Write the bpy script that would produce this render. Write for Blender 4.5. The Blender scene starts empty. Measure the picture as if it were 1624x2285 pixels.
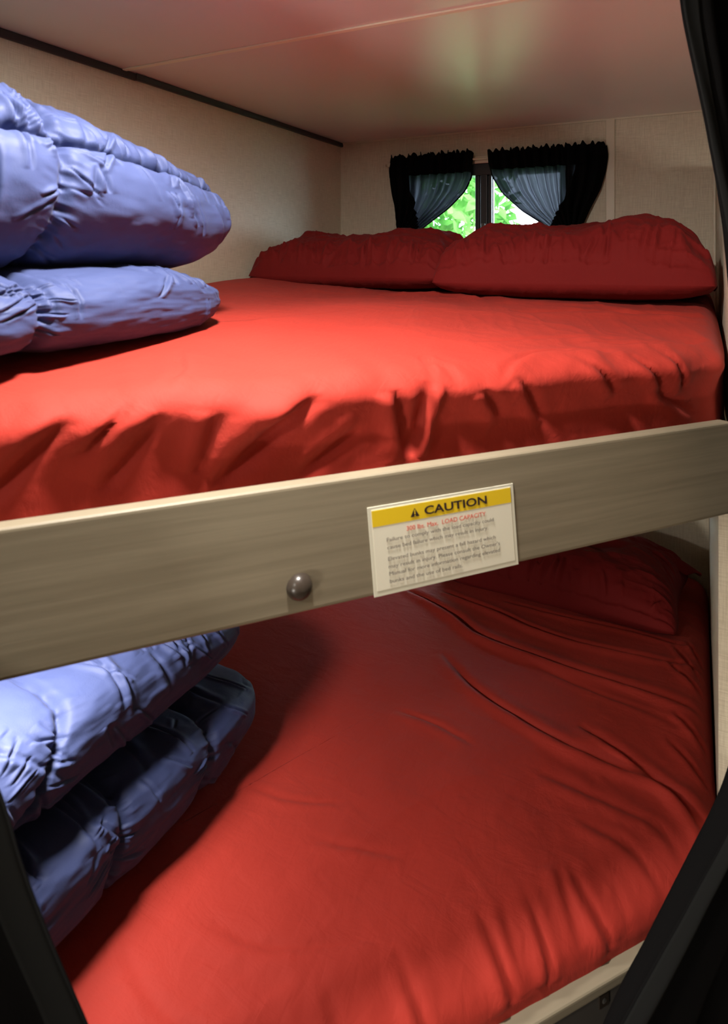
import bpy, bmesh, math, random
import numpy as np
from mathutils import Vector, Matrix
random.seed(4)
ZC = 1.45                       # camera height above the cabin floor
scn = bpy.context.scene
col = scn.collection
PI = math.pi

# ------------------------------------------------------------------ plan of the bunk nook
XL, XR, YB = -1.20, 0.05, 2.195           # left wall, partition, window wall
P0 = np.array([-.5718, .3944]); D = np.array([.62629, .77959]); N = np.array([-.77959, .62629])
def RP(t, out=0.0):                        # point along the bunk rail, out = toward the aisle
    p = P0 + D * t - N * out
    return float(p[0]), float(p[1])
TL = (XL - P0[0]) / D[0]; TR = (XR - P0[0]) / D[0]
CEIL = ZC + .4527

# ------------------------------------------------------------------ helpers
def link(name, me, mat=None, parent=None):
    o = bpy.data.objects.new(name, me); col.objects.link(o)
    if mat is not None:
        for m in (mat if isinstance(mat, (list, tuple)) else [mat]): me.materials.append(m)
    if parent: o.parent = parent
    return o
def mesh_np(name, V, Fq, mat, parent=None, smooth=True, loc=(0, 0, 0)):
    me = bpy.data.meshes.new(name)
    me.from_pydata([tuple(v) for v in (np.asarray(V) - np.array(loc))], [], Fq); me.update()
    if smooth: me.polygons.foreach_set('use_smooth', [True] * len(me.polygons))
    o = link(name, me, mat, parent); o.location = loc
    return o
def bm_obj(name, bm, mat, parent=None, smooth=False):
    bmesh.ops.recalc_face_normals(bm, faces=bm.faces)
    me = bpy.data.meshes.new(name); bm.to_mesh(me); bm.free()
    if smooth: me.polygons.foreach_set('use_smooth', [True] * len(me.polygons))
    return link(name, me, mat, parent)
def add_box(bm, x0, x1, y0, y1, z0, z1, bev=0, M=None):
    b = bmesh.new(); bmesh.ops.create_cube(b, size=1)
    for v in b.verts:
        v.co = Vector(((x0+x1)/2 + v.co.x*(x1-x0), (y0+y1)/2 + v.co.y*(y1-y0), (z0+z1)/2 + v.co.z*(z1-z0)))
    if bev: bmesh.ops.bevel(b, geom=b.edges[:], offset=bev, segments=3, profile=.6, affect='EDGES')
    if M is not None: bmesh.ops.transform(b, matrix=M, verts=b.verts)
    me = bpy.data.meshes.new('t'); b.to_mesh(me); b.free(); bm.from_mesh(me); bpy.data.meshes.remove(me)
def box(name, x0, x1, y0, y1, z0, z1, mat, parent=None, bev=0, M=None):
    bm = bmesh.new(); add_box(bm, x0, x1, y0, y1, z0, z1, bev, M); return bm_obj(name, bm, mat, parent)
def prism(name, poly, z0, z1, mat, parent=None):
    bm = bmesh.new(); vs = [bm.verts.new((x, y, z0)) for x, y in poly]
    f = bm.faces.new(vs); r = bmesh.ops.extrude_face_region(bm, geom=[f])
    for v in r['geom']:
        if isinstance(v, bmesh.types.BMVert): v.co.z = z1
    return bm_obj(name, bm, mat, parent)
def thing(name, loc, label, cat, group=None):
    o = bpy.data.objects.new(name, None); col.objects.link(o); o.location = loc
    o.empty_display_size = .05
    return tag(o, label, cat, group)
def tag(o, label, cat, group=None):
    o['label'] = label; o['category'] = cat
    if group: o['group'] = group
    return o
def struct(o, label=None):
    o['kind'] = 'structure'
    if label: o['label'] = label
    return o
def keep(child, parent):                   # parent an object built in world space to an Empty
    child.parent = parent; child.matrix_parent_inverse = Matrix.Translation(parent.location).inverted()
    return child
def tube(name, pts, r, mat, parent=None, n=6):
    pts = [Vector(p) for p in pts]; V = []; F = []
    for i, p in enumerate(pts):
        d = (pts[min(i+1, len(pts)-1)] - pts[max(i-1, 0)]).normalized()
        a = d.cross(Vector((0, 0, 1)) if abs(d.z) < .9 else Vector((1, 0, 0))).normalized(); b = d.cross(a)
        for k in range(n):
            an = 2*PI*k/n; V.append(p + (a*math.cos(an) + b*math.sin(an))*r)
    for i in range(len(pts)-1):
        for k in range(n): F.append((i*n+k, i*n+(k+1) % n, (i+1)*n+(k+1) % n, (i+1)*n+k))
    F.append(tuple(range(n))[::-1]); F.append(tuple(range((len(pts)-1)*n, len(pts)*n)))
    return mesh_np(name, [tuple(v) for v in V], F, mat, parent)

# numpy value noise
def vnoise(x, y, seed=0):
    xi = np.floor(x).astype(np.int64); yi = np.floor(y).astype(np.int64)
    fx = x - xi; fy = y - yi; fx = fx*fx*fx*(fx*(fx*6-15)+10); fy = fy*fy*fy*(fy*(fy*6-15)+10)
    def h(a, b):
        n = (a*374761393 + b*668265263 + seed*1442695041) & 0x7fffffff
        n = ((n ^ (n >> 13)) * 1274126177) & 0x7fffffff
        return ((n ^ (n >> 16)) & 0xffff) / 65535.0
    a = h(xi, yi); b = h(xi+1, yi); c = h(xi, yi+1); d = h(xi+1, yi+1)
    return (a*(1-fx)+b*fx)*(1-fy) + (c*(1-fx)+d*fx)*fy
def fbm(x, y, seed=0, o=4):
    s = 0; a = 1; t = 0
    for i in range(o): s = s + a*vnoise(x*2**i, y*2**i, seed+i*17); t += a; a *= .5
    return s/t
def ridged(x, y, seed=0, o=3):
    s = 0; a = 1; t = 0
    for i in range(o):
        s = s + a*(1-np.abs(2*vnoise(x*2**i, y*2**i, seed+i*31)-1))**3; t += a; a *= .5
    return s/t
def sstep(a, b, x):
    t = np.clip((x-a)/(b-a), 0, 1); return t*t*(3-2*t)
def crease(X, Y, pts, w, amp, smooth=True):
    """a gathered fabric fold following a polyline: a rounded ridge with a tight valley on its far side"""
    P = np.array(pts, float)
    if smooth and len(P) > 2:              # Catmull-Rom resample
        Q = np.vstack([2*P[0]-P[1], P, 2*P[-1]-P[-2]]); out = []
        for i in range(1, len(Q)-2):
            for t in np.linspace(0, 1, 6, endpoint=False):
                out.append(.5*((2*Q[i]) + (-Q[i-1]+Q[i+1])*t + (2*Q[i-1]-5*Q[i]+4*Q[i+1]-Q[i+2])*t*t + (-Q[i-1]+3*Q[i]-3*Q[i+1]+Q[i+2])*t**3))
        out.append(P[-1]); P = np.array(out)
    L = np.r_[0, np.cumsum(np.hypot(*(P[1:]-P[:-1]).T))]
    best = np.full(X.shape, 1e9); sd = np.zeros(X.shape); al = np.zeros(X.shape)
    for i in range(len(P)-1):
        a = P[i]; d = P[i+1]-a; l = np.hypot(*d)
        if l < 1e-6: continue
        d = d/l; rx = X-a[0]; ry = Y-a[1]
        t = np.clip(rx*d[0]+ry*d[1], 0, l); qx = rx-d[0]*t; qy = ry-d[1]*t
        dd = np.hypot(qx, qy); m = dd < best
        s = np.sign(d[0]*ry-d[1]*rx); best = np.where(m, dd, best); sd = np.where(m, s*dd, sd); al = np.where(m, (L[i]+t)/L[-1], al)
    end = np.sqrt(np.clip(np.sin(PI*np.clip(al, 0, 1)), 0, 1))
    u = sd/w
    return amp*end*(np.exp(-((u+1.0)/.9)**2) - 1.25*np.exp(-(u/.42)**2) + .35*np.exp(-((u-1.1)/.8)**2))

# ------------------------------------------------------------------ materials
def mat(name, base, rough=.6, spec=.5, metal=0, sheen=0, bump=None, coat=0):
    m = bpy.data.materials.new(name); m.use_nodes = True; nt = m.node_tree; b = nt.nodes['Principled BSDF']
    b.inputs['Base Color'].default_value = (*base, 1); b.inputs['Roughness'].default_value = rough
    b.inputs['Metallic'].default_value = metal; b.inputs['Specular IOR Level'].default_value = spec
    b.inputs['Sheen Weight'].default_value = sheen; b.inputs['Coat Weight'].default_value = coat
    m.diffuse_color = (*base, 1)
    return m, nt, b
def nd(nt, t, **k):
    n = nt.nodes.new(t)
    for a, v in k.items():
        if a in n.inputs: n.inputs[a].default_value = v
        else: setattr(n, a, v)
    return n
def coords(nt, scale=(1, 1, 1), rot=(0, 0, 0)):
    tc = nd(nt, 'ShaderNodeTexCoord'); mp = nd(nt, 'ShaderNodeMapping')
    mp.inputs['Scale'].default_value = scale; mp.inputs['Rotation'].default_value = rot
    nt.links.new(tc.outputs['Object'], mp.inputs['Vector']); return mp.outputs['Vector']
def noise(nt, vec, s, det=3, rough=.5, dist=0):
    n = nd(nt, 'ShaderNodeTexNoise'); n.inputs['Scale'].default_value = s; n.inputs['Detail'].default_value = det
    n.inputs['Roughness'].default_value = rough; n.inputs['Distortion'].default_value = dist
    nt.links.new(vec, n.inputs['Vector']); return n.outputs['Fac']
def bumps(nt, b, layers):
    prev = None
    for h, st, di in layers:
        bp = nd(nt, 'ShaderNodeBump'); bp.inputs['Strength'].default_value = st; bp.inputs['Distance'].default_value = di
        nt.links.new(h, bp.inputs['Height'])
        if prev: nt.links.new(prev, bp.inputs['Normal'])
        prev = bp.outputs['Normal']
    nt.links.new(prev, b.inputs['Normal'])
def mixcol(nt, fac, a, bcol):
    r = nd(nt, 'ShaderNodeMix', data_type='RGBA'); nt.links.new(fac, r.inputs[0])
    r.inputs[6].default_value = (*a, 1); r.inputs[7].default_value = (*bcol, 1); return r.outputs[2]
def ramp(nt, fac, stops):
    r = nd(nt, 'ShaderNodeValToRGB'); e = r.color_ramp.elements
    e[0].position, e[0].color = stops[0][0], (*stops[0][1], 1); e[1].position, e[1].color = stops[-1][0], (*stops[-1][1], 1)
    for p, c in stops[1:-1]: x = e.new(p); x.color = (*c, 1)
    nt.links.new(fac, r.inputs['Fac']); return r.outputs['Color']

def fabric(name, a, b_, rough=.7, sheen=.15, wr=.0016, spec=.3):
    m, nt, b = mat(name, a, rough, spec, sheen=sheen)
    v = coords(nt)
    f = noise(nt, v, 9, 4); nt.links.new(mixcol(nt, f, a, b_), b.inputs['Base Color'])
    fine = noise(nt, v, 900, 2); mid = noise(nt, coords(nt, (1, 2.2, 1), (0, 0, .5)), 16, 6, .55, .6)
    mid2 = noise(nt, coords(nt, (2.5, .8, 1), (0, 0, -.4)), 22, 5, .6, 1.0)
    bumps(nt, b, [(mid, .5, wr*3), (mid2, .4, wr*2), (fine, .35, .0006)])
    return m
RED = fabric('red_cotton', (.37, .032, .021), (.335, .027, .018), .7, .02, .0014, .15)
RED_SHADED = fabric('red_cotton_shaded', (.16, .0095, .0085), (.14, .008, .0075), .75, .02, .0015, .12)  # same red cotton as the sheets, with shade darkened into the colour
BLUE = fabric('blue_microfiber', (.043, .058, .150), (.038, .051, .136), .6, .03, .0005, .25)
THREAD, _, _ = mat('blue_thread', (.16, .18, .42), .7)

def wall_mat(name, a, b_):
    m, nt, b = mat(name, a, .62, .3)
    tc = nd(nt, 'ShaderNodeTexCoord')
    def weave(sc):
        mp = nd(nt, 'ShaderNodeMapping'); mp.inputs['Scale'].default_value = sc
        nt.links.new(tc.outputs['Object'], mp.inputs['Vector']); return noise(nt, mp.outputs['Vector'], 1, 3, .6)
    h1 = weave((25, 25, 900)); h2 = weave((700, 700, 30)); 
    ad = nd(nt, 'ShaderNodeMath', operation='ADD'); nt.links.new(h1, ad.inputs[0]); nt.links.new(h2, ad.inputs[1])
    mu = nd(nt, 'ShaderNodeMath', operation='MULTIPLY'); nt.links.new(ad.outputs[0], mu.inputs[0]); mu.inputs[1].default_value = .5
    c = ramp(nt, mu.outputs[0], [(.38, b_), (.6, a)]); nt.links.new(c, b.inputs['Base Color'])
    bumps(nt, b, [(mu.outputs[0], .5, .0008)])
    return m
WALL = wall_mat('linen_wallboard', (.66, .60, .47), (.50, .44, .33))
m, nt, b = mat('gloss_ceiling_panel', (.76, .70, .65), .32, .6); CEILM = m
bumps(nt, b, [(noise(nt, coords(nt), 3.0, 2), .25, .02), (noise(nt, coords(nt), 260, 2), .12, .0005)])
SEAM, _, _ = mat('cream_plastic', (.88, .84, .66), .5)
BLACKTRIM, _, _ = mat('black_vinyl_trim', (.02, .022, .028), .4)
FRAMEM, _, _ = mat('black_window_frame', (.008, .008, .009), .35)
BEADM, _, _ = mat('beige_bead', (.62, .55, .42), .45)

m, nt, b = mat('taupe_wood', (.25, .215, .15), .5, .4); WOOD = m
v = coords(nt, (1.5, 1.5, 55)); g = noise(nt, v, 2.0, 6, .6, .3); v2 = coords(nt, (.8, .8, 9)); g2 = noise(nt, v2, 3, 3)
ad = nd(nt, 'ShaderNodeMath', operation='ADD'); nt.links.new(g, ad.inputs[0]); nt.links.new(g2, ad.inputs[1])
mu = nd(nt, 'ShaderNodeMath', operation='MULTIPLY'); nt.links.new(ad.outputs[0], mu.inputs[0]); mu.inputs[1].default_value = .5
nt.links.new(ramp(nt, mu.outputs[0], [(.32, (.165, .136, .092)), (.5, (.215, .180, .124)), (.68, (.27, .228, .16))]), b.inputs['Base Color'])
bumps(nt, b, [(g, .2, .0006)])
DARKWOOD, _, _ = mat('dark_grey_board', (.07, .062, .055), .55)
PLY, _, _ = mat('plywood_deck', (.30, .22, .13), .7)
BRONZE, _, _ = mat('bronze_bolt', (.035, .026, .02), .3, .45)
SCREW, _, _ = mat('steel_screw', (.5, .48, .45), .35, metal=.9)
LABELW, _, _ = mat('label_cream', (.80, .77, .64), .4)
LABELE, _, _ = mat('label_edge', (.70, .68, .56), .4)
LABELY, _, _ = mat('label_yellow', (.80, .56, .014), .4)
INKB, _, _ = mat('ink_black', (.02, .008, .012), .5)
INKG, _, _ = mat('ink_grey', (.22, .19, .16), .5)
INKR, _, _ = mat('ink_red', (.66, .10, .06), .5)

m, nt, b = mat('black_curtain', (.0042, .004, .0041), .95, .02); CURT = m
bumps(nt, b, [(noise(nt, coords(nt), 500, 2), .4, .0008)])
HEMM, _, _ = mat('black_hem', (.0075, .0076, .0074), .9, .03)
# sheer window curtain: thin black cloth lets a little daylight through
m = bpy.data.materials.new('sheer_black'); m.use_nodes = True; nt = m.node_tree; nt.nodes.clear(); SHEER = m
out = nd(nt, 'ShaderNodeOutputMaterial'); tr = nd(nt, 'ShaderNodeBsdfTransparent'); tr.inputs[0].default_value = (.62, .64, .75, 1)
df = nd(nt, 'ShaderNodeBsdfDiffuse'); df.inputs[0].default_value = (.006, .006, .007, 1)
lw = nd(nt, 'ShaderNodeLayerWeight'); lw.inputs['Blend'].default_value = .35
mr = nd(nt, 'ShaderNodeMapRange'); mr.inputs['From Min'].default_value = 0; mr.inputs['From Max'].default_value = 1; mr.inputs['To Min'].default_value = .984; mr.inputs['To Max'].default_value = 1.0
nt.links.new(lw.outputs['Facing'], mr.inputs['Value'])
mx = nd(nt, 'ShaderNodeMixShader'); nt.links.new(mr.outputs[0], mx.inputs[0]); nt.links.new(tr.outputs[0], mx.inputs[1]); nt.links.new(df.outputs[0], mx.inputs[2])
tn = nd(nt, 'ShaderNodeBsdfTranslucent'); tn.inputs[0].default_value = (.022, .022, .030, 1); ads = nd(nt, 'ShaderNodeAddShader')
nt.links.new(df.outputs[0], ads.inputs[0]); nt.links.new(tn.outputs[0], ads.inputs[1]); nt.links.new(ads.outputs[0], mx.inputs[2])
nt.links.new(mx.outputs[0], out.inputs[0])
# clear pane
m = bpy.data.materials.new('window_glass'); m.use_nodes = True; nt = m.node_tree; nt.nodes.clear(); GLASS = m
out = nd(nt, 'ShaderNodeOutputMaterial'); tr = nd(nt, 'ShaderNodeBsdfTransparent'); tr.inputs[0].default_value = (.93, .97, .95, 1)
gl = nd(nt, 'ShaderNodeBsdfGlossy'); gl.inputs['Roughness'].default_value = .02; mx = nd(nt, 'ShaderNodeMixShader'); mx.inputs[0].default_value = .06
nt.links.new(tr.outputs[0], mx.inputs[1]); nt.links.new(gl.outputs[0], mx.inputs[2]); nt.links.new(mx.outputs[0], out.inputs[0])
m = bpy.data.materials.new('leaf_green'); m.use_nodes = True; nt = m.node_tree; nt.nodes.clear(); LEAF = m
out = nd(nt, 'ShaderNodeOutputMaterial'); df = nd(nt, 'ShaderNodeBsdfDiffuse'); tl = nd(nt, 'ShaderNodeBsdfTranslucent'); mx = nd(nt, 'ShaderNodeMixShader'); mx.inputs[0].default_value = .5
lc = ramp(nt, noise(nt, coords(nt), 3.5, 3), [(.35, (.04, .13, .025)), (.5, (.10, .26, .05)), (.65, (.20, .40, .10))])
nt.links.new(lc, df.inputs[0]); nt.links.new(lc, tl.inputs[0])
nt.links.new(df.outputs[0], mx.inputs[1]); nt.links.new(tl.outputs[0], mx.inputs[2]); nt.links.new(mx.outputs[0], out.inputs[0])
BARK, _, _ = mat('bark', (.10, .08, .06), .9)
GRASS, _, _ = mat('grass', (.07, .16, .04), .9)
CABIN, _, _ = mat('cabin_vinyl', (.55, .47, .36), .6)
FLOORM, _, _ = mat('vinyl_floor', (.20, .16, .12), .5)
PLAST, _, _ = mat('white_plastic', (.8, .8, .78), .4)

# ------------------------------------------------------------------ the setting
Y0 = -1.7; XE = 1.6
struct(box('floor', XL-.05, XE, Y0, YB+.05, -.05, 0, FLOORM))
struct(box('ceiling', XL-.05, XE, Y0, YB+.05, CEIL, CEIL+.04, CEILM))
struct(box('wall_left', XL-.05, XL, Y0, YB+.05, 0, CEIL, WALL))
struct(box('wall_front', XL, XE, Y0-.05, Y0, 0, CEIL, CABIN))
struct(box('wall_right', XE, XE+.05, Y0, YB+.05, 0, CEIL, CABIN))
# window wall with the two openings
WX0, WX1 = -.915, -.372
UZ = (ZC-.03, ZC+.335); LZ = (ZC-.76, ZC-.50)
bm = bmesh.new()
add_box(bm, XL, WX0, YB, YB+.05, 0, CEIL); add_box(bm, WX1, XE, YB, YB+.05, 0, CEIL)
add_box(bm, WX0, WX1, YB, YB+.05, 0, LZ[0]); add_box(bm, WX0, WX1, YB, YB+.05, LZ[1], UZ[0]); add_box(bm, WX0, WX1, YB, YB+.05, UZ[1], CEIL)
struct(bm_obj('wall_back', bm, WALL))
# partition at the right end of the bunks; its aisle face runs on in line with the rail
e = RP(TR + 1.28)
struct(prism('wall_partition', [(XR, RP(TR)[1]), (XR, YB), (min(e[0], 1.5), YB), (e[0], min(e[1], YB))], 0, CEIL, WALL))

def window(n, z0, z1, latch):
    fr = box('window_%d' % n, -.655, -.632, YB-.012, YB+.04, z0+.03, z1-.03, FRAMEM, bev=.002); struct(fr)
    bm = bmesh.new(); t = .036
    add_box(bm, WX0-.004, WX1+.004, YB-.014, YB+.045, z1-t, z1+.004, .003); add_box(bm, WX0-.004, WX1+.004, YB-.014, YB+.045, z0-.004, z0+t, .003)
    add_box(bm, WX0-.004, WX0+.02, YB-.014, YB+.045, z0+t, z1-t, .003); add_box(bm, WX1-.02, WX1+.004, YB-.014, YB+.045, z0+t, z1-t, .003)
    bm_obj('window_frame', bm, FRAMEM, fr)
    bm = bmesh.new()
    add_box(bm, -.674, -.616, YB+.006, YB+.02, z0+t, z1-t); add_box(bm, -.676, -.662, YB-.004, YB+.03, z0+t, z1-t, .002); add_box(bm, -.626, -.618, YB-.008, YB+.03, z0+t, z1-t, .002)
    bm_obj('sash_stile', bm, FRAMEM, fr)
    for a, b_, yy in ((WX0+.02, -.66, .022), (-.634, WX1-.02, .014)):
        box('pane', a, b_, YB+yy, YB+yy+.003, z0+t, z1-t, GLASS, fr)
    if latch:
        bm = bmesh.new(); add_box(bm, -.650, -.636, YB-.026, YB-.012, z0+.10, z0+.165, .003); add_box(bm, -.646, -.640, YB-.034, YB-.024, z0+.12, z0+.15, .002)
        bm_obj('latch', bm, DARKWOOD, fr)
window(1, *UZ, True); window(2, *LZ, False)
# black vinyl cove trim where the left wall meets the ceiling (two lengths with a lapped joint)
bm = bmesh.new(); add_box(bm, XL, XL+.009, Y0, 1.17, CEIL-.0175, CEIL-.0005, .003); add_box(bm, XL, XL+.012, 1.165, YB-.002, CEIL-.016, CEIL-.0005, .003)
struct(bm_obj('trim_1', bm, BLACKTRIM))
struct(box('trim_2', -.2545, -.228, YB-.007, YB, ZC-1.4, CEIL-.001, BEADM, bev=.002))
struct(box('trim_3', XL+.002, XR-.002, 1.124, 1.137, CEIL-.0035, CEIL, SEAM, bev=.0012))
struct(box('trim_4', XL+.002, XR-.002, YB-.006, YB-.0005, CEIL-.006, CEIL, BEADM, bev=.001))
struct(box('trim_5', XR-.008, XR-.0005, YB-.008, YB-.0005, .3, CEIL-.001, BEADM, bev=.003))
struct(box('trim_6', .031, XR-.0005, 1.225, YB-.0005, .05, ZC-.39, WALL, bev=.001))
# ------------------------------------------------------------------ bunk frames
def rail_matrix():
    M = Matrix.Identity(4); M.col[0][:3] = (D[0], D[1], 0); M.col[1][:3] = (N[0], N[1], 0); M.col[3][:3] = (P0[0], P0[1], 0); return M
RM = rail_matrix()                          # local x along the rail, y into the bunk, z up
G = .004
DECK = [(XL+G, RP(TL)[1]+.04), (XR-G, RP(TR)[1]+.025), (XR-G, YB-.015), (XL+G, YB-.015)]

ub = thing('bunk_bed_frame', (-.6, 1.0, ZC-.385), 'upper bunk platform with taupe wooden rail carrying a caution label', 'bunk bed', 'the two bunk bed frames')
RT, RB = ZC-.2435, ZC-.385
# rail board with a slightly rounded top strip
bm = bmesh.new(); add_box(bm, TL+.012, TR-.004, 0, .022, RB, RT, .0045, RM)
keep(bm_obj('rail', bm, WOOD), ub)
keep(prism('platform', DECK, ZC-.30, ZC-.285, PLY), ub)
bm = bmesh.new()
for k in range(4):
    y = .5 + k*.45
    add_box(bm, XL+.02, XR-.02 if y > 1.25 else RP((y-P0[1])/D[1])[0]-.08, y, y+.04, ZC-.335, ZC-.30)
sl = keep(bm_obj('joist', bm, PLY), ub)
# domed bolt cap
def dome(name, t, z, r, h, m, parent, bunk):
    V = []; F = []; n = 32; rings = 8
    for i in range(rings+1):
        a = i/rings*PI/2; rr = r*math.cos(a); hh = h*math.sin(a)
        for k in range(n):
            an = 2*PI*k/n; V.append(tuple(RM @ Vector((t+rr*math.cos(an), -hh, z+rr*math.sin(an)))))
    for i in range(rings):
        for k in range(n): F.append((i*n+k, i*n+(k+1) % n, (i+1)*n+(k+1) % n, (i+1)*n+k))
    return keep(mesh_np(name, V, F, m), parent)
dome('bolt_cap', .289, ZC-.355, .0148, .0135, BRONZE, ub, 0)

# caution label stuck on the rail
lab = keep(box('caution_label', 0, .205, 0, .0009, -.105, 0, LABELE, bev=.0003), ub)
SH = Matrix.Identity(4); SH[0][2] = -.085     # the label was stuck on a little out of square
LM = Matrix.Translation((0, 0, 0)) @ RM @ Matrix.Translation((.371, -.0011, ZC-.281)) @ SH
def put(o):                                   # geometry of a label piece into world coordinates
    o.data.transform(LM); return o
bm = bmesh.new(); add_box(bm, 0, .205, 0, .0009, -.105, 0, .0003)
lab.data.clear_geometry(); bm.to_mesh(lab.data); bm.free(); put(lab)
def lpart(name, x0, x1, z0, z1, m, lift):
    o = put(box(name, x0, x1, -lift, -lift+.0003, z0, z1, m)); o.parent = lab; return o
lpart('paper_face', .0045, .200, -.0985, -.0035, LABELW, .0003)
lpart('header_band', .0045, .200, -.0235, -.0045, LABELY, .0005)
def ltext(name, s, x, z, size, m, width=None, align='LEFT', bold=0):
    cu = bpy.data.curves.new(name, 'FONT'); cu.body = s; cu.size = size; cu.align_x = align; cu.offset = bold
    cu.extrude = .00008; cu.resolution_u = 3
    o = bpy.data.objects.new('t', cu); col.objects.link(o); bpy.context.view_layer.update()
    me = bpy.data.meshes.new_from_object(o); bpy.data.objects.remove(o); me.name = name
    xs = [v.co.x for v in me.vertices]; k = (width/(max(xs)-min(xs))) if width else 1; x0 = min(xs)
    for v in me.vertices:
        a, b_ = v.co.x, v.co.y; v.co = Vector(((a-x0)*k + x, -.0008 - v.co.z, b_ + z))
    me.materials.clear(); o = link(name, me, m); put(o); o.parent = lab; return o
ltext('heading_text', 'CAUTION', .0735, -.0192, .0140, INKB, .0895, bold=.0003)
bm = bmesh.new()                              # warning triangle with exclamation mark cut out of yellow
def tri(bm, cx, cz, r, y):
    return bm.faces.new([bm.verts.new((cx+r*math.sin(a)*1.02, y, cz+r*math.cos(a))) for a in (0, 2*PI/3, 4*PI/3)])
f = tri(bm, .0605, -.0160, .0070, -.0008); put_o = bm_obj('warning_triangle', bm, INKB); put(put_o); put_o.parent = lab
bm = bmesh.new(); add_box(bm, .0599, .0611, -.0011, -.0009, -.0165, -.0112); add_box(bm, .0599, .0611, -.0011, -.0009, -.0191, -.0178)
o = bm_obj('exclamation_mark', bm, LABELY); put(o); o.parent = lab
ltext('load_text', '300 lbs. Max.  LOAD CAPACITY', .048, -.0345, .0078, INKR, .112)
rows = [('Failure to comply with the load capacity could', -.0430, .150), ('cause bed failure which may result in injury.', -.0520, .141),
        ('Elevated bunks may present a fall hazard which', -.0655, .151), ('may result in injury. Please consult the Owner\u2019s', -.0745, .157),
        ('Manual for more information regarding elevated', -.0830, .156), ('bunks and the use of bed rails.', -.0920, .100)]
for s, z, w in rows: ltext('body_text', s, .021, z, .0066, INKG, w)

lb = thing('bunk_bed_frame', (-.6, 1.0, 0), 'lower bunk base with taupe ledge and dark board at bottom right', 'bunk bed', 'the two bunk bed frames')
LT = ZC-.985
bm = bmesh.new(); add_box(bm, TL+.012, TR-.004, -.004, .03, LT-.016, LT, .004, RM); keep(bm_obj('ledge', bm, WOOD), lb)
bm = bmesh.new(); add_box(bm, TL+.012, TR-.004, .004, .024, 0, LT-.0165, .001, RM); keep(bm_obj('base_panel', bm, DARKWOOD), lb)
keep(prism('platform', DECK, LT-.06, LT-.045, PLY), lb)
sc = dome('screw', .733, ZC-1.018, .0052, .003, SCREW, lb, 1); sc.matrix_parent_inverse = Matrix.Translation(lb.location).inverted() @ Matrix.Translation((N[0]*.004, N[1]*.004, 0))
bm = bmesh.new(); add_box(bm, .724, .742, .002, .0045, ZC-1.027, ZC-1.009, .001, RM); keep(bm_obj('screw_washer', bm, BRONZE), lb)

# ------------------------------------------------------------------ mattresses under fitted sheets
def sheet(name, zbot, ztop, crownf, creases, side_fn, matl, parent, inset=.022, R=.045, nper=900, nr=150):
    # outline of the bunk, inset from rail and walls, with rounded corners
    A = np.array([XL+.012, RP(TL)[1]+.10]); B = np.array([XR-inset, RP(TR)[1]+.045]); C = np.array([XR-inset, YB-.03]); Dd = np.array([XL+.012, YB-.03])
    # move the diagonal a hand's breadth behind the rail
    poly = [A, B, C, Dd]; rad = [.12, .07, .06, .06]; pts = []
    for i in range(4):
        p = poly[i]; a = poly[i-1]; c = poly[(i+1) % 4]; u = (a-p)/np.hypot(*(a-p)); w = (c-p)/np.hypot(*(c-p))
        ang = math.acos(float(u@w)); d = rad[i]/math.tan(ang/2); p1 = p+u*d; p2 = p+w*d
        for t in np.linspace(0, 1, 14): pts.append((1-t)**2*p1 + 2*t*(1-t)*p + t*t*p2)
    P = np.array(pts+[pts[0]]); L = np.r_[0, np.cumsum(np.hypot(*(P[1:]-P[:-1]).T))]
    # denser sampling along the aisle side
    s = np.linspace(0, L[-1], nper, endpoint=False)
    O = np.c_[np.interp(s, L, P[:, 0]), np.interp(s, L, P[:, 1])]
    T = np.roll(O, -1, 0)-np.roll(O, 1, 0); T /= np.hypot(*T.T)[:, None]; Nn = np.c_[T[:, 1], -T[:, 0]]
    Cc = np.array([-.52, 1.25])
    V = []
    for i in range(60):                       # the hanging side, then the rounding, up to the top
        q = i/59
        if q < .62: zz = zbot + (ztop-R-zbot)*q/.62; off = 0.0
        else:
            a = (q-.62)/.38*PI/2; zz = ztop-R+R*math.sin(a); off = -R*(1-math.cos(a))
        ring = O + Nn*off
        V.append(np.c_[ring, np.full(len(ring), zz)])
    inner = O - Nn*R
    rr = np.linspace(0, 1, nr+1)[1:]**.92
    for r in rr: V.append(np.c_[inner*(1-r)+Cc*r, np.full(nper, ztop)])
    W = np.stack(V); h = W.shape[0]
    X, Y, Z = W[..., 0], W[..., 1], W[..., 2]
    # distance behind the rail line and along it
    dn = (X-P0[0])*N[0] + (Y-P0[1])*N[1]; tt = (X-P0[0])*D[0] + (Y-P0[1])*D[1]
    top = sstep(ztop-R*1.6, ztop, Z)
    dz = crownf(X, Y, dn, tt)
    for pts_, w, a in creases: dz = dz + crease(X, Y, pts_, w, a)
    Z2 = Z + dz*top
    out = side_fn(X, Y, Z, dn, tt)            # push side cloth in and out
    X2 = X + Nn[None, :, 0]*out; Y2 = Y + Nn[None, :, 1]*out
    X2 = np.clip(X2, XL+.003, XR-.003 if inset < .01 else XR-.0205)
    W = np.stack([X2, Y2, Z2], -1).reshape(-1, 3)
    idx = np.arange(h*nper).reshape(h, nper); a = idx[:-1]; b_ = np.roll(idx, -1, 1)[:-1]; c = np.roll(idx, -1, 1)[1:]; d = idx[1:]
    F = np.stack([a, b_, c, d], -1).reshape(-1, 4).tolist(); F.append(idx[0][::-1].tolist()); F.append(idx[-1].tolist())
    return mesh_np(name, W, F, matl, parent)

def core(name, z0, z1, parent):
    return prism(name, [(XL+.05, RP(TL)[1]+.24), (XR-.06, RP(TR)[1]+.14), (XR-.06, YB-.07), (XL+.05, YB-.07)], z0, z1, PLAST, parent)

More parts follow.
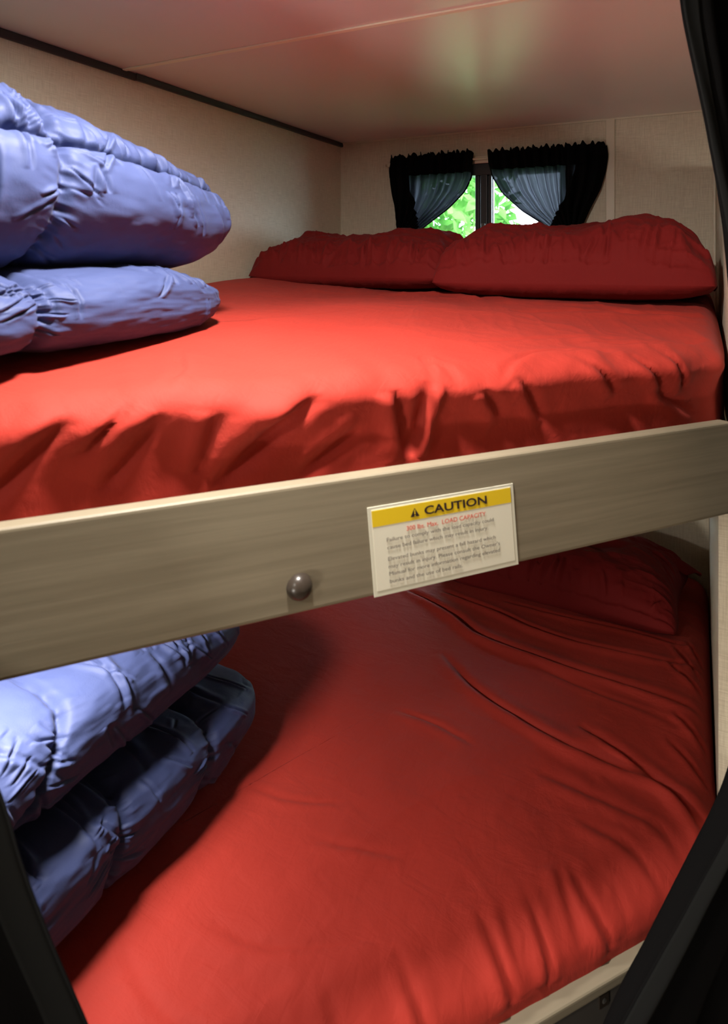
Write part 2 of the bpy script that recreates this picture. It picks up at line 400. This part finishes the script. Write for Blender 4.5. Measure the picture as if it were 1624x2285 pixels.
# upper mattress
def up_crown(X, Y, dn, tt):
    z = .045*sstep(.05, .55, dn) + .012*sstep(.5, 1.1, dn)
    z = z + .03*np.exp(-((X-XL)/.28)**2)*sstep(1.05, 1.6, Y) 
    z = z + .004*(fbm(X*5, Y*5, 3)-.5)*2 + .0022*(ridged((X*.8+Y*.6)*9, (X*.6-Y*.8)*3.5, 5)-.4)
    right = sstep(.35, .9, tt)
    z = z + right*.006*(ridged((X+Y*.35)*10, (Y-X*.3)*5, 12)-.4)
    z = z + .012*np.exp(-((X-.03)/.12)**2)*sstep(1.2, 1.5, Y)
    # the edge of the mattress rolls off unevenly
    z = z - (.012*vnoise(tt*11, tt*0+3, 8) + .006*vnoise(tt*31, tt*0, 9))*np.exp(-(dn/.13)**2)
    return z
FR = 'front'
def side_folds(folds, seedk, tuck=0, ztp=0, k=1.0):
    def f(X, Y, Z, dn, tt):
        front = sstep(.16, .02, dn)
        o = -tuck*sstep(ztp-.02, ztp-.10, Z) + .004*(fbm(tt*9, Z*14, seedk)-.5)*2
        for t0, z0, t1, z1, w, a in folds:    # slanting folds on the hanging side: (t,z) start to end
            d = crease(tt, Z, [(t0, z0), (t1, z1)], w*1.15, a*k, False)
            o = o + d
        return o*np.clip(front, 0, 1) + (1-front)*.002*(fbm(tt*12, Z*12, seedk+2)-.5)
    return f
z_ = ZC
UF = [(-.02, z_-.155, -.13, z_-.235, .016, .010), (.06, z_-.15, -.02, z_-.24, .018, .012), (.115, z_-.14, .07, z_-.20, .009, .007), (.15, z_-.16, .09, z_-.24, .016, .009),
      (.21, z_-.165, .19, z_-.235, .014, .009), (.33, z_-.15, .21, z_-.25, .022, .015), (.30, z_-.165, .27, z_-.19, .008, .005), (.39, z_-.2, .31, z_-.25, .014, .007),
      (.43, z_-.15, .455, z_-.25, .013, .013), (.495, z_-.145, .475, z_-.25, .012, -.013), (.56, z_-.16, .60, z_-.21, .014, .008), (.62, z_-.15, .67, z_-.22, .012, .008),
      (.74, z_-.13, .80, z_-.19, .012, .008), (.84, z_-.13, .9, z_-.2, .012, .010), (.90, z_-.12, .94, z_-.2, .010, .009), (.87, z_-.19, .97, z_-.24, .012, .007)]
UC = [([(-.72, 1.52), (-.55, 1.60), (-.43, 1.50)], .03, .007), ([(-.33, 1.30), (-.16, 1.42), (.02, 1.47)], .03, .006), ([(-.40, 1.45), (-.2, 1.5), (0, 1.44)], .022, .005),
      ([(-.19, .80), (-.10, .93), (.0, 1.14)], .014, .006), ([(-.17, .93), (-.08, 1.03), (.02, 1.2)], .012, .007), ([(-.24, .86), (-.21, 1.0), (-.1, 1.1)], .012, .004),
      ([(-.16, 1.12), (-.05, 1.19), (.02, 1.28)], .014, .005), ([(-.31, 1.0), (-.2, 1.13), (-.1, 1.2)], .014, .003),
      ([(-.52, .55), (-.56, .62), (-.62, .68)], .012, .003), ([(-.30, .80), (-.35, .88)], .010, .004), ([(-.27, .83), (-.34, .86)], .010, .003)]
um = tag(core('mattress', ZC-.284, ZC-.185, None), 'mattress in a bright red fitted sheet on the upper bunk', 'mattress', 'mattresses in red sheets')
sheet('fitted_sheet', ZC-.283, ZC-.128, up_crown, UC, side_folds(UF, 5, .02, ZC-.125, .95), RED, um, inset=.005)

# lower mattress
def lo_crown(X, Y, dn, tt):
    z = .030*sstep(.03, .30, dn) + .008*sstep(.3, .9, dn) - .035*sstep(1.55, 2.1, Y)
    z = z + .004*(fbm(X*4, Y*4, 33)-.5)*2
    left = sstep(-.1, -.5, X)
    z = z + .0028*(ridged((X*.5+Y*.85)*6, (X*.85-Y*.5)*16, 41)-.4)*sstep(.5, .1, dn)
    z = z + .0045*(ridged((Y+X*.2)*14, (X-Y*.2)*4, 47)-.4)*np.exp(-((X-.03)/.16)**2)
    z = z + .003*(ridged(tt*14, dn*7, 51)-.4)*np.exp(-(dn/.16)**2)
    return z
LC = [([(-.704, 1.638), (-.541, 1.568), (-.444, 1.508), (-.266, 1.482), (-.086, 1.472), (.012, 1.46)], .017, .012),
      ([(-.608, 1.672), (-.458, 1.634), (-.338, 1.593), (-.205, 1.588), (.013, 1.613)], .013, .009),
      ([(-.511, 1.405), (-.409, 1.325), (-.315, 1.282), (-.216, 1.251), (-.073, 1.251), (.003, 1.224), (.025, 1.167)], .017, .0075),
      ([(-.202, 1.311), (-.112, 1.278), (-.038, 1.246), (.01, 1.197), (.022, 1.15)], .015, .008),
      ([(-.247, 1.164), (-.088, 1.168), (-.009, 1.15)], .016, .004), ([(-.178, 1.113), (-.064, 1.104), (.003, 1.087)], .014, .0035),
      ([(-.53, 1.188), (-.446, 1.188), (-.36, 1.166)], .014, .0025), ([(-.117, 1.052), (-.076, 1.009), (-.072, .954)], .012, .006),
      ([(-.063, 1.079), (-.043, 1.041)], .01, .004), ([(-.52, .867), (-.393, .914)], .012, .002), ([(-.668, .908), (-.599, .912), (-.516, .943)], .01, .002),
      ([(-.02, 1.72), (.01, 1.64)], .009, .005), ([(-.05, 1.69), (.005, 1.57)], .009, .005), ([(-.06, 1.60), (.012, 1.52)], .009, .005), ([(-.04, 1.43), (.018, 1.38)], .010, .006), ([(-.05, 1.36), (.02, 1.3)], .010, .005),
      ([(-.34, 1.46), (-.18, 1.42), (.0, 1.40)], .012, .0025), ([(-.45, 1.70), (-.301, 1.69), (-.151, 1.70), (.005, 1.70)], .012, .006),
      ([(-.60, .70), (-.50, .72), (-.38, .80)], .016, .0025), ([(-.66, .62), (-.56, .60), (-.45, .62)], .014, .0025), ([(-.19, 1.02), (-.16, .97), (-.15, .92)], .012, .004), ([(-.25, .93), (-.22, .88), (-.21, .83)], .012, .003)]
LF = [(.35, z_-.90, .36, z_-.98, .012, .006), (.45, z_-.90, .47, z_-.98, .012, .007), (.58, z_-.9, .59, z_-.97, .012, .009), (.66, z_-.9, .65, z_-.97, .010, .008), (.74, z_-.9, .76, z_-.97, .012, .008)]
lm = tag(core('mattress', LT-.044, ZC-.935, None), 'mattress in a rumpled red fitted sheet on the lower bunk', 'mattress', 'mattresses in red sheets')
sheet('fitted_sheet', LT-.043, ZC-.905, lo_crown, LC, side_folds(LF, 15, -.035, ZC-.875), RED, lm, R=.05)

# ------------------------------------------------------------------ pillows
def pillow(label, c, sx, sy, hgt, rz, seed, flat=.3, tilt=0, lump=.25, wr=1.0):
    root = thing('pillow', c, label, 'pillow', 'red pillows on the bunks'); root.rotation_euler = (tilt, 0, rz)
    n = 190; u = np.linspace(-1, 1, n); U, W = np.meshgrid(u, u, indexing='ij')
    # gently bowed outline with pointed corners
    px = U*sx*(1-.05*(1-W**2)*0 - .06*(1-np.abs(U)**6)*0 + .0) * (1-.07*np.cos(W*PI/2)*np.abs(U)**3)
    py = W*sy*(1-.09*np.cos(U*PI/2)*np.abs(W)**3)
    px = px*(1-.05*W**6); py = py*(1-.07*U**6)
    prof = (1-np.abs(U)**4.2)**.5*(1-np.abs(W)**3)**.5
    lumps = 1+lump*(fbm(U*1.6+3, W*1.6, seed)-.5)*2
    edge = np.clip(1-np.maximum(np.abs(U), np.abs(W)), 0, 1)
    # wrinkles run in from the seam
    pr = ridged(U*8+seed+W*1.2, W*1.6, seed+3)*np.exp(-((1-np.abs(W))/.30)**2) + ridged(U*1.6, W*6+seed, seed+9)*np.exp(-((1-np.abs(U))/.35)**2)
    pr2 = ridged((U+W*.5)*4, (W-U*.4)*3, seed+19)
    top = hgt*prof*lumps + wr*(.020*(pr-.3) + .010*(pr2-.35))*np.clip(prof*3, 0, 1)
    rg = np.random.default_rng(seed); XX, YY = U*sx, W*sy; cr = np.zeros_like(top)
    for k in range(16):                       # short gathers standing on the long side seam
        x0 = sx*rg.uniform(-.92, .92); ln = sy*rg.uniform(.10, .34)
        cr = cr + crease(XX, YY, [(x0, -sy*.97), (x0+rg.uniform(-.03, .03), -sy*.97+ln)], rg.uniform(.006, .011), rg.uniform(.005, .010)*rg.choice([-1, 1]), False)
    for k in range(7):
        y0 = sy*rg.uniform(-.8, .8); ln = sx*rg.uniform(.1, .3); sd_ = rg.choice([-1, 1])
        cr = cr + crease(XX, YY, [(sd_*sx*.97, y0), (sd_*(sx*.97-ln), y0+rg.uniform(-.03, .03))], rg.uniform(.007, .012), rg.uniform(.004, .008), False)
    top = top + cr*np.clip(prof*4, 0, 1)
    top = top - .007*np.exp(-((np.abs(W)-.955)/.010)**2)*np.clip(prof*5, 0, 1)      # stitched seam
    bot = -hgt*flat*prof - wr*.003*pr*np.clip(prof*3, 0, 1)
    V = np.concatenate([np.stack([px, py, top], -1).reshape(-1, 3), np.stack([px, py, bot], -1).reshape(-1, 3)])
    idx = np.arange(n*n).reshape(n, n); a, b_, c2, d = idx[:-1, :-1], idx[1:, :-1], idx[1:, 1:], idx[:-1, 1:]
    F = np.stack([a, b_, c2, d], -1).reshape(-1, 4).tolist()
    rim = np.concatenate([idx[:-1, 0], idx[-1, :-1], idx[:0:-1, -1], idx[0, :0:-1]])
    F += [[f[3]+n*n, f[2]+n*n, f[1]+n*n, f[0]+n*n] for f in F]
    V[n*n+rim] = V[rim] + np.array([0, 0, -.0015])
    F += [[int(rim[i]), int(rim[i]+n*n), int(rim[(i+1) % len(rim)]+n*n), int(rim[(i+1) % len(rim)])] for i in range(len(rim))]
    mesh_np('pillowcase', V, F, RED_SHADED, root)
    return root, (sx, sy, hgt)
def case_end(root, pts_bot, pts_top, seed):   # loose open end of the pillowcase
    nA, nB = 40, 24; V = []
    A = np.array(pts_bot, float); B = np.array(pts_top, float)
    def interp(P, t):
        q = t*(len(P)-1); i = np.minimum(q.astype(int), len(P)-2); f = (q-i)[:, None]; return P[i]*(1-f)+P[i+1]*f
    t = np.linspace(0, 1, nA); a = interp(A, t); b_ = interp(B, t)
    for j in range(nB):
        k = j/(nB-1); q = a*(1-k)+b_*k; q = q.copy(); q[:, 2] += .004*np.sin(t*9+seed+k*3); V.append(q)
    W = np.stack(V); W2 = W + np.array([.0, .0, -.004]); h = nB*nA
    V = np.concatenate([W.reshape(-1, 3), W2.reshape(-1, 3)]); idx = np.arange(h).reshape(nB, nA)
    F = np.stack([idx[:-1, :-1], idx[1:, :-1], idx[1:, 1:], idx[:-1, 1:]], -1).reshape(-1, 4).tolist(); F += [[f[3]+h, f[2]+h, f[1]+h, f[0]+h] for f in F]
    rim = np.concatenate([idx[:-1, 0], idx[-1, :-1], idx[:0:-1, -1], idx[0, :0:-1]])
    F += [[int(rim[i]), int(rim[i]+h), int(rim[(i+1) % len(rim)]+h), int(rim[(i+1) % len(rim)])] for i in range(len(rim))]
    return mesh_np('pillowcase_end', V, F, RED_SHADED, root)
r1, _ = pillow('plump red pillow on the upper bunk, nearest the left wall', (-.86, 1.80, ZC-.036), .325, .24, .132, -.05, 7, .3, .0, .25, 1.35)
r2, _ = pillow('red pillow, shade put into its colour, on the upper bunk beside the right partition', (-.275, 1.73, ZC-.045), .318, .235, .150, .03, 21, .28, .0, .25, 1.35)
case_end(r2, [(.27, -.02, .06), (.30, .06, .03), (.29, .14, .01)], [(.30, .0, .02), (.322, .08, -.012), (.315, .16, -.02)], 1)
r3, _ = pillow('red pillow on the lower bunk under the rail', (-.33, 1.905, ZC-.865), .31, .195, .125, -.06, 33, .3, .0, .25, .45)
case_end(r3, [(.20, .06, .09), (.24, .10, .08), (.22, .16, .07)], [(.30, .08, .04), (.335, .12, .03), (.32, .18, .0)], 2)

# ------------------------------------------------------------------ folded comforters
def fold(root, name, c, hx, hy, hz, ex, taper, seams_y, seam_x, seed, pucker=1.0, slant=0.0, bend=0.0, lean=0.0, enp=7):
    """one puffy fold: superellipse section swept along y, quilted with stitched grooves"""
    nt_, ny = 520, 430
    ang = np.linspace(0, 2*PI, nt_, endpoint=False); yy = np.linspace(-1, 1, ny)
    # denser rings near the ends
    yy = np.sign(yy)*(1-(1-np.abs(yy))**1.35)
    A, W = np.meshgrid(ang, yy, indexing='xy')
    endr = (1-np.abs(W)**enp)**.42                       # rounded ends
    ca, sa = np.cos(A), np.sin(A); e = ex
    sx_ = np.sign(ca)*np.abs(ca)**e; sz_ = sa
    th_ = taper(W)
    prof_x = (hx-hz)*np.tanh(ex*4.2*ca)/math.tanh(ex*4.2) + hz*ca      # flat slab with a round nose
    x = c[0] + prof_x*(.55+.45*endr) ; y = c[1] + hy*W + 0*A; z = hz*sz_*endr**.6*th_
    # seams: distance to each stitched line, measured over the surface
    arc = np.where(A > PI, A-2*PI, A)                    # angle around the section, seam of the noise at the back
    g = np.zeros_like(x); near = np.full_like(x, 9.)
    for sy in seams_y:
        d = (y - (sy + slant*sa*hz*4))
        g = g + np.exp(-(d/.008)**2) + .45*np.exp(-(d/.035)**2); near = np.minimum(near, np.abs(d)/.09)
    for sa0 in seam_x:
        d = ((arc-sa0-.25*W*bend+PI) % (2*PI)-PI)*(hx+hz)/2*1.0
        g = g + (1.1*np.exp(-(d/.007)**2) + .75*np.exp(-(d/.020)**2))*(1-.85*sstep(.8, 1, np.abs(W))); near = np.minimum(near, np.abs(d)/.10)
    R_ = (hx+hz)/2; S = arc*R_; S = S
    rg = np.random.default_rng(seed); pk = np.zeros_like(x)
    for k in range(int(85*pucker)):                     # long soft gathers running round the roll from the stitching
        y0 = c[1]+hy*rg.uniform(-.9, .95)
        s0 = R_*rg.choice([.9, .9, 1.3, .2])+rg.uniform(-.01, .01); ln = rg.uniform(.05, .19); sl_ = rg.uniform(-.05, .4)
        dr = -1 if rg.random() < .72 else 1
        pk = pk + crease(y, S, [(y0, s0), (y0+ln*sl_, s0+dr*ln)], rg.uniform(.004, .0095), rg.uniform(.0020, .0056), False)
    for sy in seams_y:
        for k in range(int(26*pucker)):
            s0 = R_*rg.uniform(-1.2, 2.0); sd_ = rg.choice([-1, 1]); ln = rg.uniform(.02, .06)
            pk = pk + crease(y, S, [(sy+sd_*.006, s0), (sy+sd_*ln, s0-ln*rg.uniform(.2, 1.2))], rg.uniform(.004, .007), rg.uniform(.0015, .0035), False)
    soft = fbm(y*14, arc*2.2, seed+5, 2)-.5
    lump = .010*(fbm(y*6, arc*1.3, seed+9)-.5)*2
    disp = -.013*g*(.75+.5*vnoise(y*60+S*40, S*60, seed)) + pk + .004*pucker*soft + lump
    nx = ca; nz = sa*.9
    x = x + disp*nx*endr; z = z + disp*nz*np.clip(endr*1.3, 0, 1)
    z = z + c[2] - hz*(1-th_)*.85

    V = np.stack([x, y, z], -1).reshape(-1, 3); idx = np.arange(ny*nt_).reshape(ny, nt_)
    a = idx[:-1]; b_ = np.roll(idx, -1, 1)[:-1]; c2 = np.roll(idx, -1, 1)[1:]; d = idx[1:]
    F = np.stack([a, b_, c2, d], -1).reshape(-1, 4).tolist(); F.append(idx[0][::-1].tolist()); F.append(idx[-1].tolist())
    V[:, 0] = np.maximum(V[:, 0], XL+.004)
    return keep(mesh_np(name, V, F, BLUE), root), (x, y, z)
def thread(root, S, pick, n):                # stitches lying in a groove
    x, y, z = S
    return

uc = thing('comforter', (-.9, .45, ZC-.09), 'folded blue quilted comforter on the upper bunk', 'comforter', 'folded blue comforters')
tp = lambda W: 1-.34*sstep(-.5, 1.0, W)
fold(uc, 'top_fold', (-.915, .55, ZC+.108), .262, .345, .130, .72, tp, [.535], [.45], 3, 1.2, .0, .9, 0, 8)
fold(uc, 'bottom_fold', (-.905, .53, ZC-.055), .262, .335, .056, .6, lambda W: 1-.12*sstep(.3, 1, W), [.50], [], 11, .45, 0, 0, 0, 8)
lc = thing('comforter', (-.95, .5, ZC-.87), 'folded blue comforter on the lower bunk below the rail', 'comforter', 'folded blue comforters')
fold(lc, 'top_fold', (-.96, .635, ZC-.655), .235, .385, .070, .62, lambda W: 1-.25*sstep(.3, 1, W), [.56], [], 23, .55, .25, 0, 0, 7)
fold(lc, 'bottom_fold', (-.945, .62, ZC-.802), .255, .41, .064, .66, lambda W: 1-.1*sstep(.3, 1, W), [.655, .84], [], 29, .5, .1, 0, 0, 7)

# ------------------------------------------------------------------ window curtains on a rod
wc = thing('curtain_rod', (-.6, YB-.03, ZC+.355), 'thin curtain rod above the small window', 'curtain rod')
keep(tube('rod', [(-1.0, YB-.030, ZC+.352), (-.26, YB-.030, ZC+.352)], .004, BEADM), wc)
keep(box('bracket', -.672, -.618, YB-.022, YB-.002, ZC+.338, ZC+.362, BEADM, bev=.002), wc)
for xx in (-.985, -.285): keep(box('rod_end', xx-.006, xx+.006, YB-.036, YB-.001, ZC+.345, ZC+.359, BEADM, bev=.002), wc)
def winc(label, top_o, top_i, prof, seed, nf, tie):
    """prof: list of (z, x_outer, x_inner) downwards"""
    P = np.array(prof); nz_, nu = 120, 170
    z = np.linspace(P[0, 0], P[-1, 0], nz_); xo = np.interp(-z, -P[:, 0], P[:, 1]); xi = np.interp(-z, -P[:, 0], P[:, 2])
    k = np.hanning(9); k /= k.sum(); xo = np.convolve(np.pad(xo, 4, 'edge'), k, 'valid'); xi = np.convolve(np.pad(xi, 4, 'edge'), k, 'valid')
    u = np.linspace(0, 1, nu); U, Z = np.meshgrid(u, z); XO = xo[:, None]; XI = xi[:, None]
    X = XO+(XI-XO)*U
    wdt = np.abs(XI-XO)/abs(P[0, 2]-P[0, 1])
    ph = U*nf*2*PI + 1.4*np.sin(U*7+seed)
    amp = .012*(1+.4*(1-wdt)); 
    Yv = YB-.046 + amp*np.sin(ph)+ .003*np.sin(ph*2.3+1) - .02*sstep(P[2, 0], P[-1, 0], Z)*(1-.0*U)
    rodz = ZC+.352
    pinch = np.exp(-((Z-rodz)/.012)**2); 
    Yv = Yv + pinch*.010*np.sin(ph*1.0)*0 - .004*np.exp(-((Z-(rodz-.02))/.01)**2)
    # ruffle along the top edge
    Zr = Z + sstep(rodz+.005, P[0, 0], Z)*(.005*np.sin(ph*1.7+seed) + .003*np.sin(ph*3.1))
    # outer side returns to the wall
    ret = np.exp(-((U)/.05)**2); Yv = Yv*(1-ret)+(YB-.014)*ret
    V = np.stack([X, Yv, Zr], -1).reshape(-1, 3); idx = np.arange(nz_*nu).reshape(nz_, nu)
    F = np.stack([idx[:-1, :-1], idx[1:, :-1], idx[1:, 1:], idx[:-1, 1:]], -1).reshape(-1, 4).tolist()
    root = thing('window_curtain', (float(P[0, 1]), YB-.04, ZC+.3), label, 'curtain', 'window curtains')
    keep(mesh_np('sheer_panel', V, F, SHEER), root)
    # doubled header with ruffle over the rod, and hems
    msk = z > ZC+.305; r_ = int(msk.sum())
    o2 = mesh_np('ruffled_header', np.stack([X[:r_], Yv[:r_]-.006, Zr[:r_]+.001], -1).reshape(-1, 3),
                 np.stack([idx[:r_-1, :-1], idx[1:r_, :-1], idx[1:r_, 1:], idx[:r_-1, 1:]], -1).reshape(-1, 4).tolist(), CURT); keep(o2, root)
    so = o2.modifiers.new('s', 'SOLIDIFY'); so.thickness = .002
    # gathered outer part where several layers overlap
    uo = int(nu*tie); q = []
    for i in range(nz_):
        w_ = np.minimum(np.clip(.09/abs(xi[i]-xo[i]+1e-6), 0, 1), 1)
        uu = np.linspace(0, w_, 40); xx = xo[i]+(xi[i]-xo[i])*uu; yy_ = np.interp(uu, u, Yv[i])-.005-.003*np.sin(uu*40+z[i]*20)
        q.append(np.stack([xx, yy_, np.interp(uu, u, Zr[i])], -1))
    q = np.array(q); ii = np.arange(nz_*40).reshape(nz_, 40)
    o3 = mesh_np('gathered_edge', q.reshape(-1, 3), np.stack([ii[:-1, :-1], ii[1:, :-1], ii[1:, 1:], ii[:-1, 1:]], -1).reshape(-1, 4).tolist(), CURT); keep(o3, root)
    so = o3.modifiers.new('s', 'SOLIDIFY'); so.thickness = .002
    # hem on the swept inner edge and the tie-back
    keep(tube('hem', [(float(X[i, -1]), float(Yv[i, -1])-.001, float(Zr[i, -1])) for i in range(r_-2, nz_, 2)], .0028, CURT), root)
    kx = (xo[-1]+xi[-1])/2
    bm = bmesh.new(); add_box(bm, min(xo[-1], xi[-1])-.006, max(xo[-1], xi[-1])+.006, YB-.088, YB-.002, ZC+P[-3, 0]-ZC-.012, ZC+P[-3, 0]-ZC+.012, .006)
    keep(bm_obj('tieback', bm, CURT, None, True), root)
    return root
c_ = ZC
winc('black curtain on the left half of the small window', 0, 0,
     [(c_+.378, -.985, -.672), (c_+.335, -.992, -.676), (c_+.290, -.988, -.680), (c_+.246, -.98, -.702), (c_+.191, -.965, -.758), (c_+.122, -.948, -.856), (c_+.08, -.94, -.90), (c_+.05, -.94, -.905), (c_-.0, -.955, -.88), (c_-.05, -.96, -.86)], 1, 9, .3)
winc('black curtain on the right half of the small window', 0, 0,
     [(c_+.372, -.250, -.620), (c_+.335, -.246, -.616), (c_+.290, -.252, -.606), (c_+.233, -.268, -.572), (c_+.171, -.30, -.506), (c_+.131, -.318, -.445), (c_+.09, -.335, -.40), (c_+.06, -.335, -.39), (c_+.0, -.32, -.40), (c_-.05, -.31, -.42)], 2.2, 10, .3)

# ------------------------------------------------------------------ tied-back privacy curtains in the aisle
def privacy(label, edge, far, nf, seed, tiez):
    """edge: (t, z) of the free edge; far: (t, z) of the wall side"""
    E = np.array(edge); Fa = np.array(far); nz_, nu = 260, 240
    z = np.linspace(ZC+.44, .04, nz_); k = np.hanning(21); k /= k.sum()
    def ev(P):
        o = np.argsort(-P[:, 1]); v = np.interp(-z, -P[o, 1]-ZC, P[o, 0]); return np.convolve(np.pad(v, 10, 'edge'), k, 'valid')
    te, tf = ev(E), ev(Fa); u = np.linspace(0, 1, nu); U, Z = np.meshgrid(u, z); TE, TF = te[:, None], tf[:, None]
    T = TE+(TF-TE)*U; ph = U*nf*2*PI+seed+.5*np.sin(Z*3); amp = .022
    O = .10 + amp*np.sin(ph) + .008*np.sin(ph*2.1+Z*5) + .006*(fbm(U*9, Z*6, 3)-.5)
    squeeze = np.exp(-((Z-(ZC+tiez))/.16)**2); O = .10+(O-.10)*(1-.35*squeeze)
    X = P0[0]+D[0]*T-N[0]*O; Y = P0[1]+D[1]*T-N[1]*O
    X = np.maximum(X, XL+.01)
    V = np.stack([X, Y, Z], -1).reshape(-1, 3); idx = np.arange(nz_*nu).reshape(nz_, nu)
    F = np.stack([idx[:-1, :-1], idx[1:, :-1], idx[1:, 1:], idx[:-1, 1:]], -1).reshape(-1, 4).tolist()
    root = thing('privacy_curtain', (float(X[0].mean()), float(Y[0].mean()), .04), label, 'curtain', 'black privacy curtains')
    o = keep(mesh_np('cloth', V, F, CURT), root); so = o.modifiers.new('s', 'SOLIDIFY'); so.thickness = .003
    hem = keep(mesh_np('hem', np.stack([X[:, :9], Y[:, :9], Z[:, :9]], -1).reshape(-1, 3) + np.array([N[0]*-.0035, N[1]*-.0035, 0]),
               [f for r in range(nz_-1) for f in [(r*9+c, (r+1)*9+c, (r+1)*9+c+1, r*9+c+1) for c in range(8)]], HEMM), root)
    so = hem.modifiers.new('s', 'SOLIDIFY'); so.thickness = .003
    kz = ZC+tiez; i = int(np.argmin(np.abs(z-kz)))
    a, b_ = sorted((te[i], tf[i])); bm = bmesh.new(); add_box(bm, a-.01, b_+.01, -.145, -.06, kz-.025, kz+.025, .012, RM); keep(bm_obj('tieback', bm, CURT, None, True), root)
    return root
privacy('black privacy curtain hanging along the right side of the bunks',
        [(.742, .45), (.751, .33), (.768, .259), (.789, .182), (.813, .097), (.834, .016), (.850, -.05), (.90, -.25), (.91, -.38), (.90, -.5), (.86, -.66), (.842, -.707), (.793, -.751), (.745, -.795), (.699, -.842), (.640, -.893), (.58, -.96), (.54, -1.2), (.53, -1.42)],
        [(1.30, .45), (1.22, .1), (1.06, -.25), (1.03, -.38), (1.06, -.5), (1.22, -.8), (1.30, -1.42)], 5, 0.6, -.37)
privacy('black privacy curtain at the lower left of the bunks',
        [(-.62, .45), (-.58, .2), (-.42, -.05), (-.30, -.16), (-.12, -.26), (-.03, -.33), (.007, -.388), (.023, -.468), (.049, -.55), (.078, -.631), (.10, -.75), (.12, -1.0), (.12, -1.42)],
        [(-1.0, .45), (-.98, .1), (-.92, -.16), (-.95, -.5), (-1.0, -1.42)], 6, 2.2, -.02)

# ------------------------------------------------------------------ unseen lamps, added as a guess at what lights the nook
def area(name, loc, size, power, colr, rot=(0, 0, 0)):
    l = bpy.data.lights.new(name, 'AREA'); l.shape = 'DISK'; l.size = size; l.energy = power; l.color = colr
    o = bpy.data.objects.new(name, l); col.objects.link(o); o.location = loc; o.rotation_euler = rot; return o
def puck(label, x, y, zc, r, power, colr):
    lt = thing('ceiling_light', (x, y, zc-.01), label, 'ceiling light')
    bm = bmesh.new(); bmesh.ops.create_cone(bm, cap_ends=True, segments=40, radius1=r*.94, radius2=r, depth=.012, matrix=Matrix.Translation((x, y, zc-.006)))
    keep(bm_obj('housing', bm, PLAST), lt)
    area('lamp_light', (x, y, zc-.0135), r*1.8, power, colr)
puck('round light on the ceiling above the upper bunk edge', -.38, .52, CEIL, .05, 22.0, (1.0, .95, .87))
puck('round light on the ceiling over the aisle behind the camera', -.60, -.85, CEIL, .09, 13.0, (1.0, .94, .84))
puck('small round light under the upper bunk platform', -.79, .53, ZC-.336, .07, 7.5, (1.0, .95, .88))
wl = thing('aisle_fill', (-.75, Y0+.02, ZC-.95), 'added fill light, unseen, across the aisle behind the camera', 'fill light')  # added out of view to brighten the rail and lower bunk walls
keep(box('housing', -.93, -.57, Y0, Y0+.03, ZC-1.03, ZC-.87, PLAST, bev=.004), wl)
la = bpy.data.lights.new('lamp_light', 'AREA'); la.shape = 'RECTANGLE'; la.size = .32; la.size_y = .12; la.energy = 38; la.color = (1.0, .94, .84)
lo = bpy.data.objects.new('lamp_light', la); col.objects.link(lo); lo.location = (-.75, Y0+.034, ZC-.95); lo.rotation_euler = (PI/2-.3, 0, 0)

# ------------------------------------------------------------------ outdoors beyond the window
rng = np.random.default_rng(5)
struct(box('ground', -9, 9, YB+.4, 16, -.9, -.8, GRASS))
def tree(label, cx, cy, cz, rad, n, seed):
    r = np.random.default_rng(seed); root = thing('tree', (cx, cy, -.8), label, 'tree', 'trees outside the window')
    keep(tube('trunk', [(cx, cy, -.8), (cx+.1, cy, cz-rad*.3), (cx, cy+.1, cz+rad*.4)], .12, BARK, n=8), root)
    p = r.normal(size=(n, 3)); p /= np.linalg.norm(p, axis=1)[:, None]; p *= (r.random(n)**.4)[:, None]*rad*np.array([1.2, .8, 1])
    p += np.array([cx, cy, cz]); V = []; F = []
    for i in range(n):
        a = r.normal(size=3); a /= np.linalg.norm(a); b_ = np.cross(a, r.normal(size=3)); b_ /= np.linalg.norm(b_); s = .05+.06*r.random()
        k = len(V); V += [p[i]-a*s, p[i]+b_*s*.4, p[i]+a*s, p[i]-b_*s*.4]; F.append((k, k+1, k+2, k+3))
    keep(mesh_np('foliage', np.array(V), F, LEAF, None, False), root)
tree('bright green tree seen through the left pane', -3.15, 5.6, 1.9, 1.5, 9000, 1)
tree('thin green tree seen through the right pane', .2, 9.4, 1.3, 1.5, 2100, 2)

# ------------------------------------------------------------------ daylight
w = bpy.data.worlds.new('world'); scn.world = w; w.use_nodes = True; nt = w.node_tree
bg = nt.nodes['Background']; bg.inputs['Color'].default_value = (.70, .82, 1.0, 1); bg.inputs['Strength'].default_value = 18.0
sun = bpy.data.lights.new('sun', 'SUN'); sun.energy = 5; sun.angle = .02; sun.color = (1, .96, .85)
so = bpy.data.objects.new('sun', sun); col.objects.link(so); so.rotation_euler = (math.radians(38), math.radians(10), 0)   # from behind the camera side, high

# ------------------------------------------------------------------ camera
F_ = 1480.
cam = bpy.data.cameras.new('camera'); co = bpy.data.objects.new('camera', cam); col.objects.link(co)
co.location = (0, 0, ZC); co.rotation_euler = (PI/2, 0, .46527)
cam.sensor_fit = 'HORIZONTAL'; cam.sensor_width = 36; cam.lens = F_/1624*36
cam.shift_y = -(1142.5-588)/1624; cam.shift_x = 0
cam.clip_start = .02
cam.dof.use_dof = True; cam.dof.focus_distance = 1.7; cam.dof.aperture_fstop = (cam.lens/1000)/.0034
scn.camera = co
scn.view_settings.view_transform = 'Standard'; scn.view_settings.look = 'None'
scn.view_settings.exposure = 0.0; scn.view_settings.gamma = 1; scn.view_settings.use_curve_mapping = False
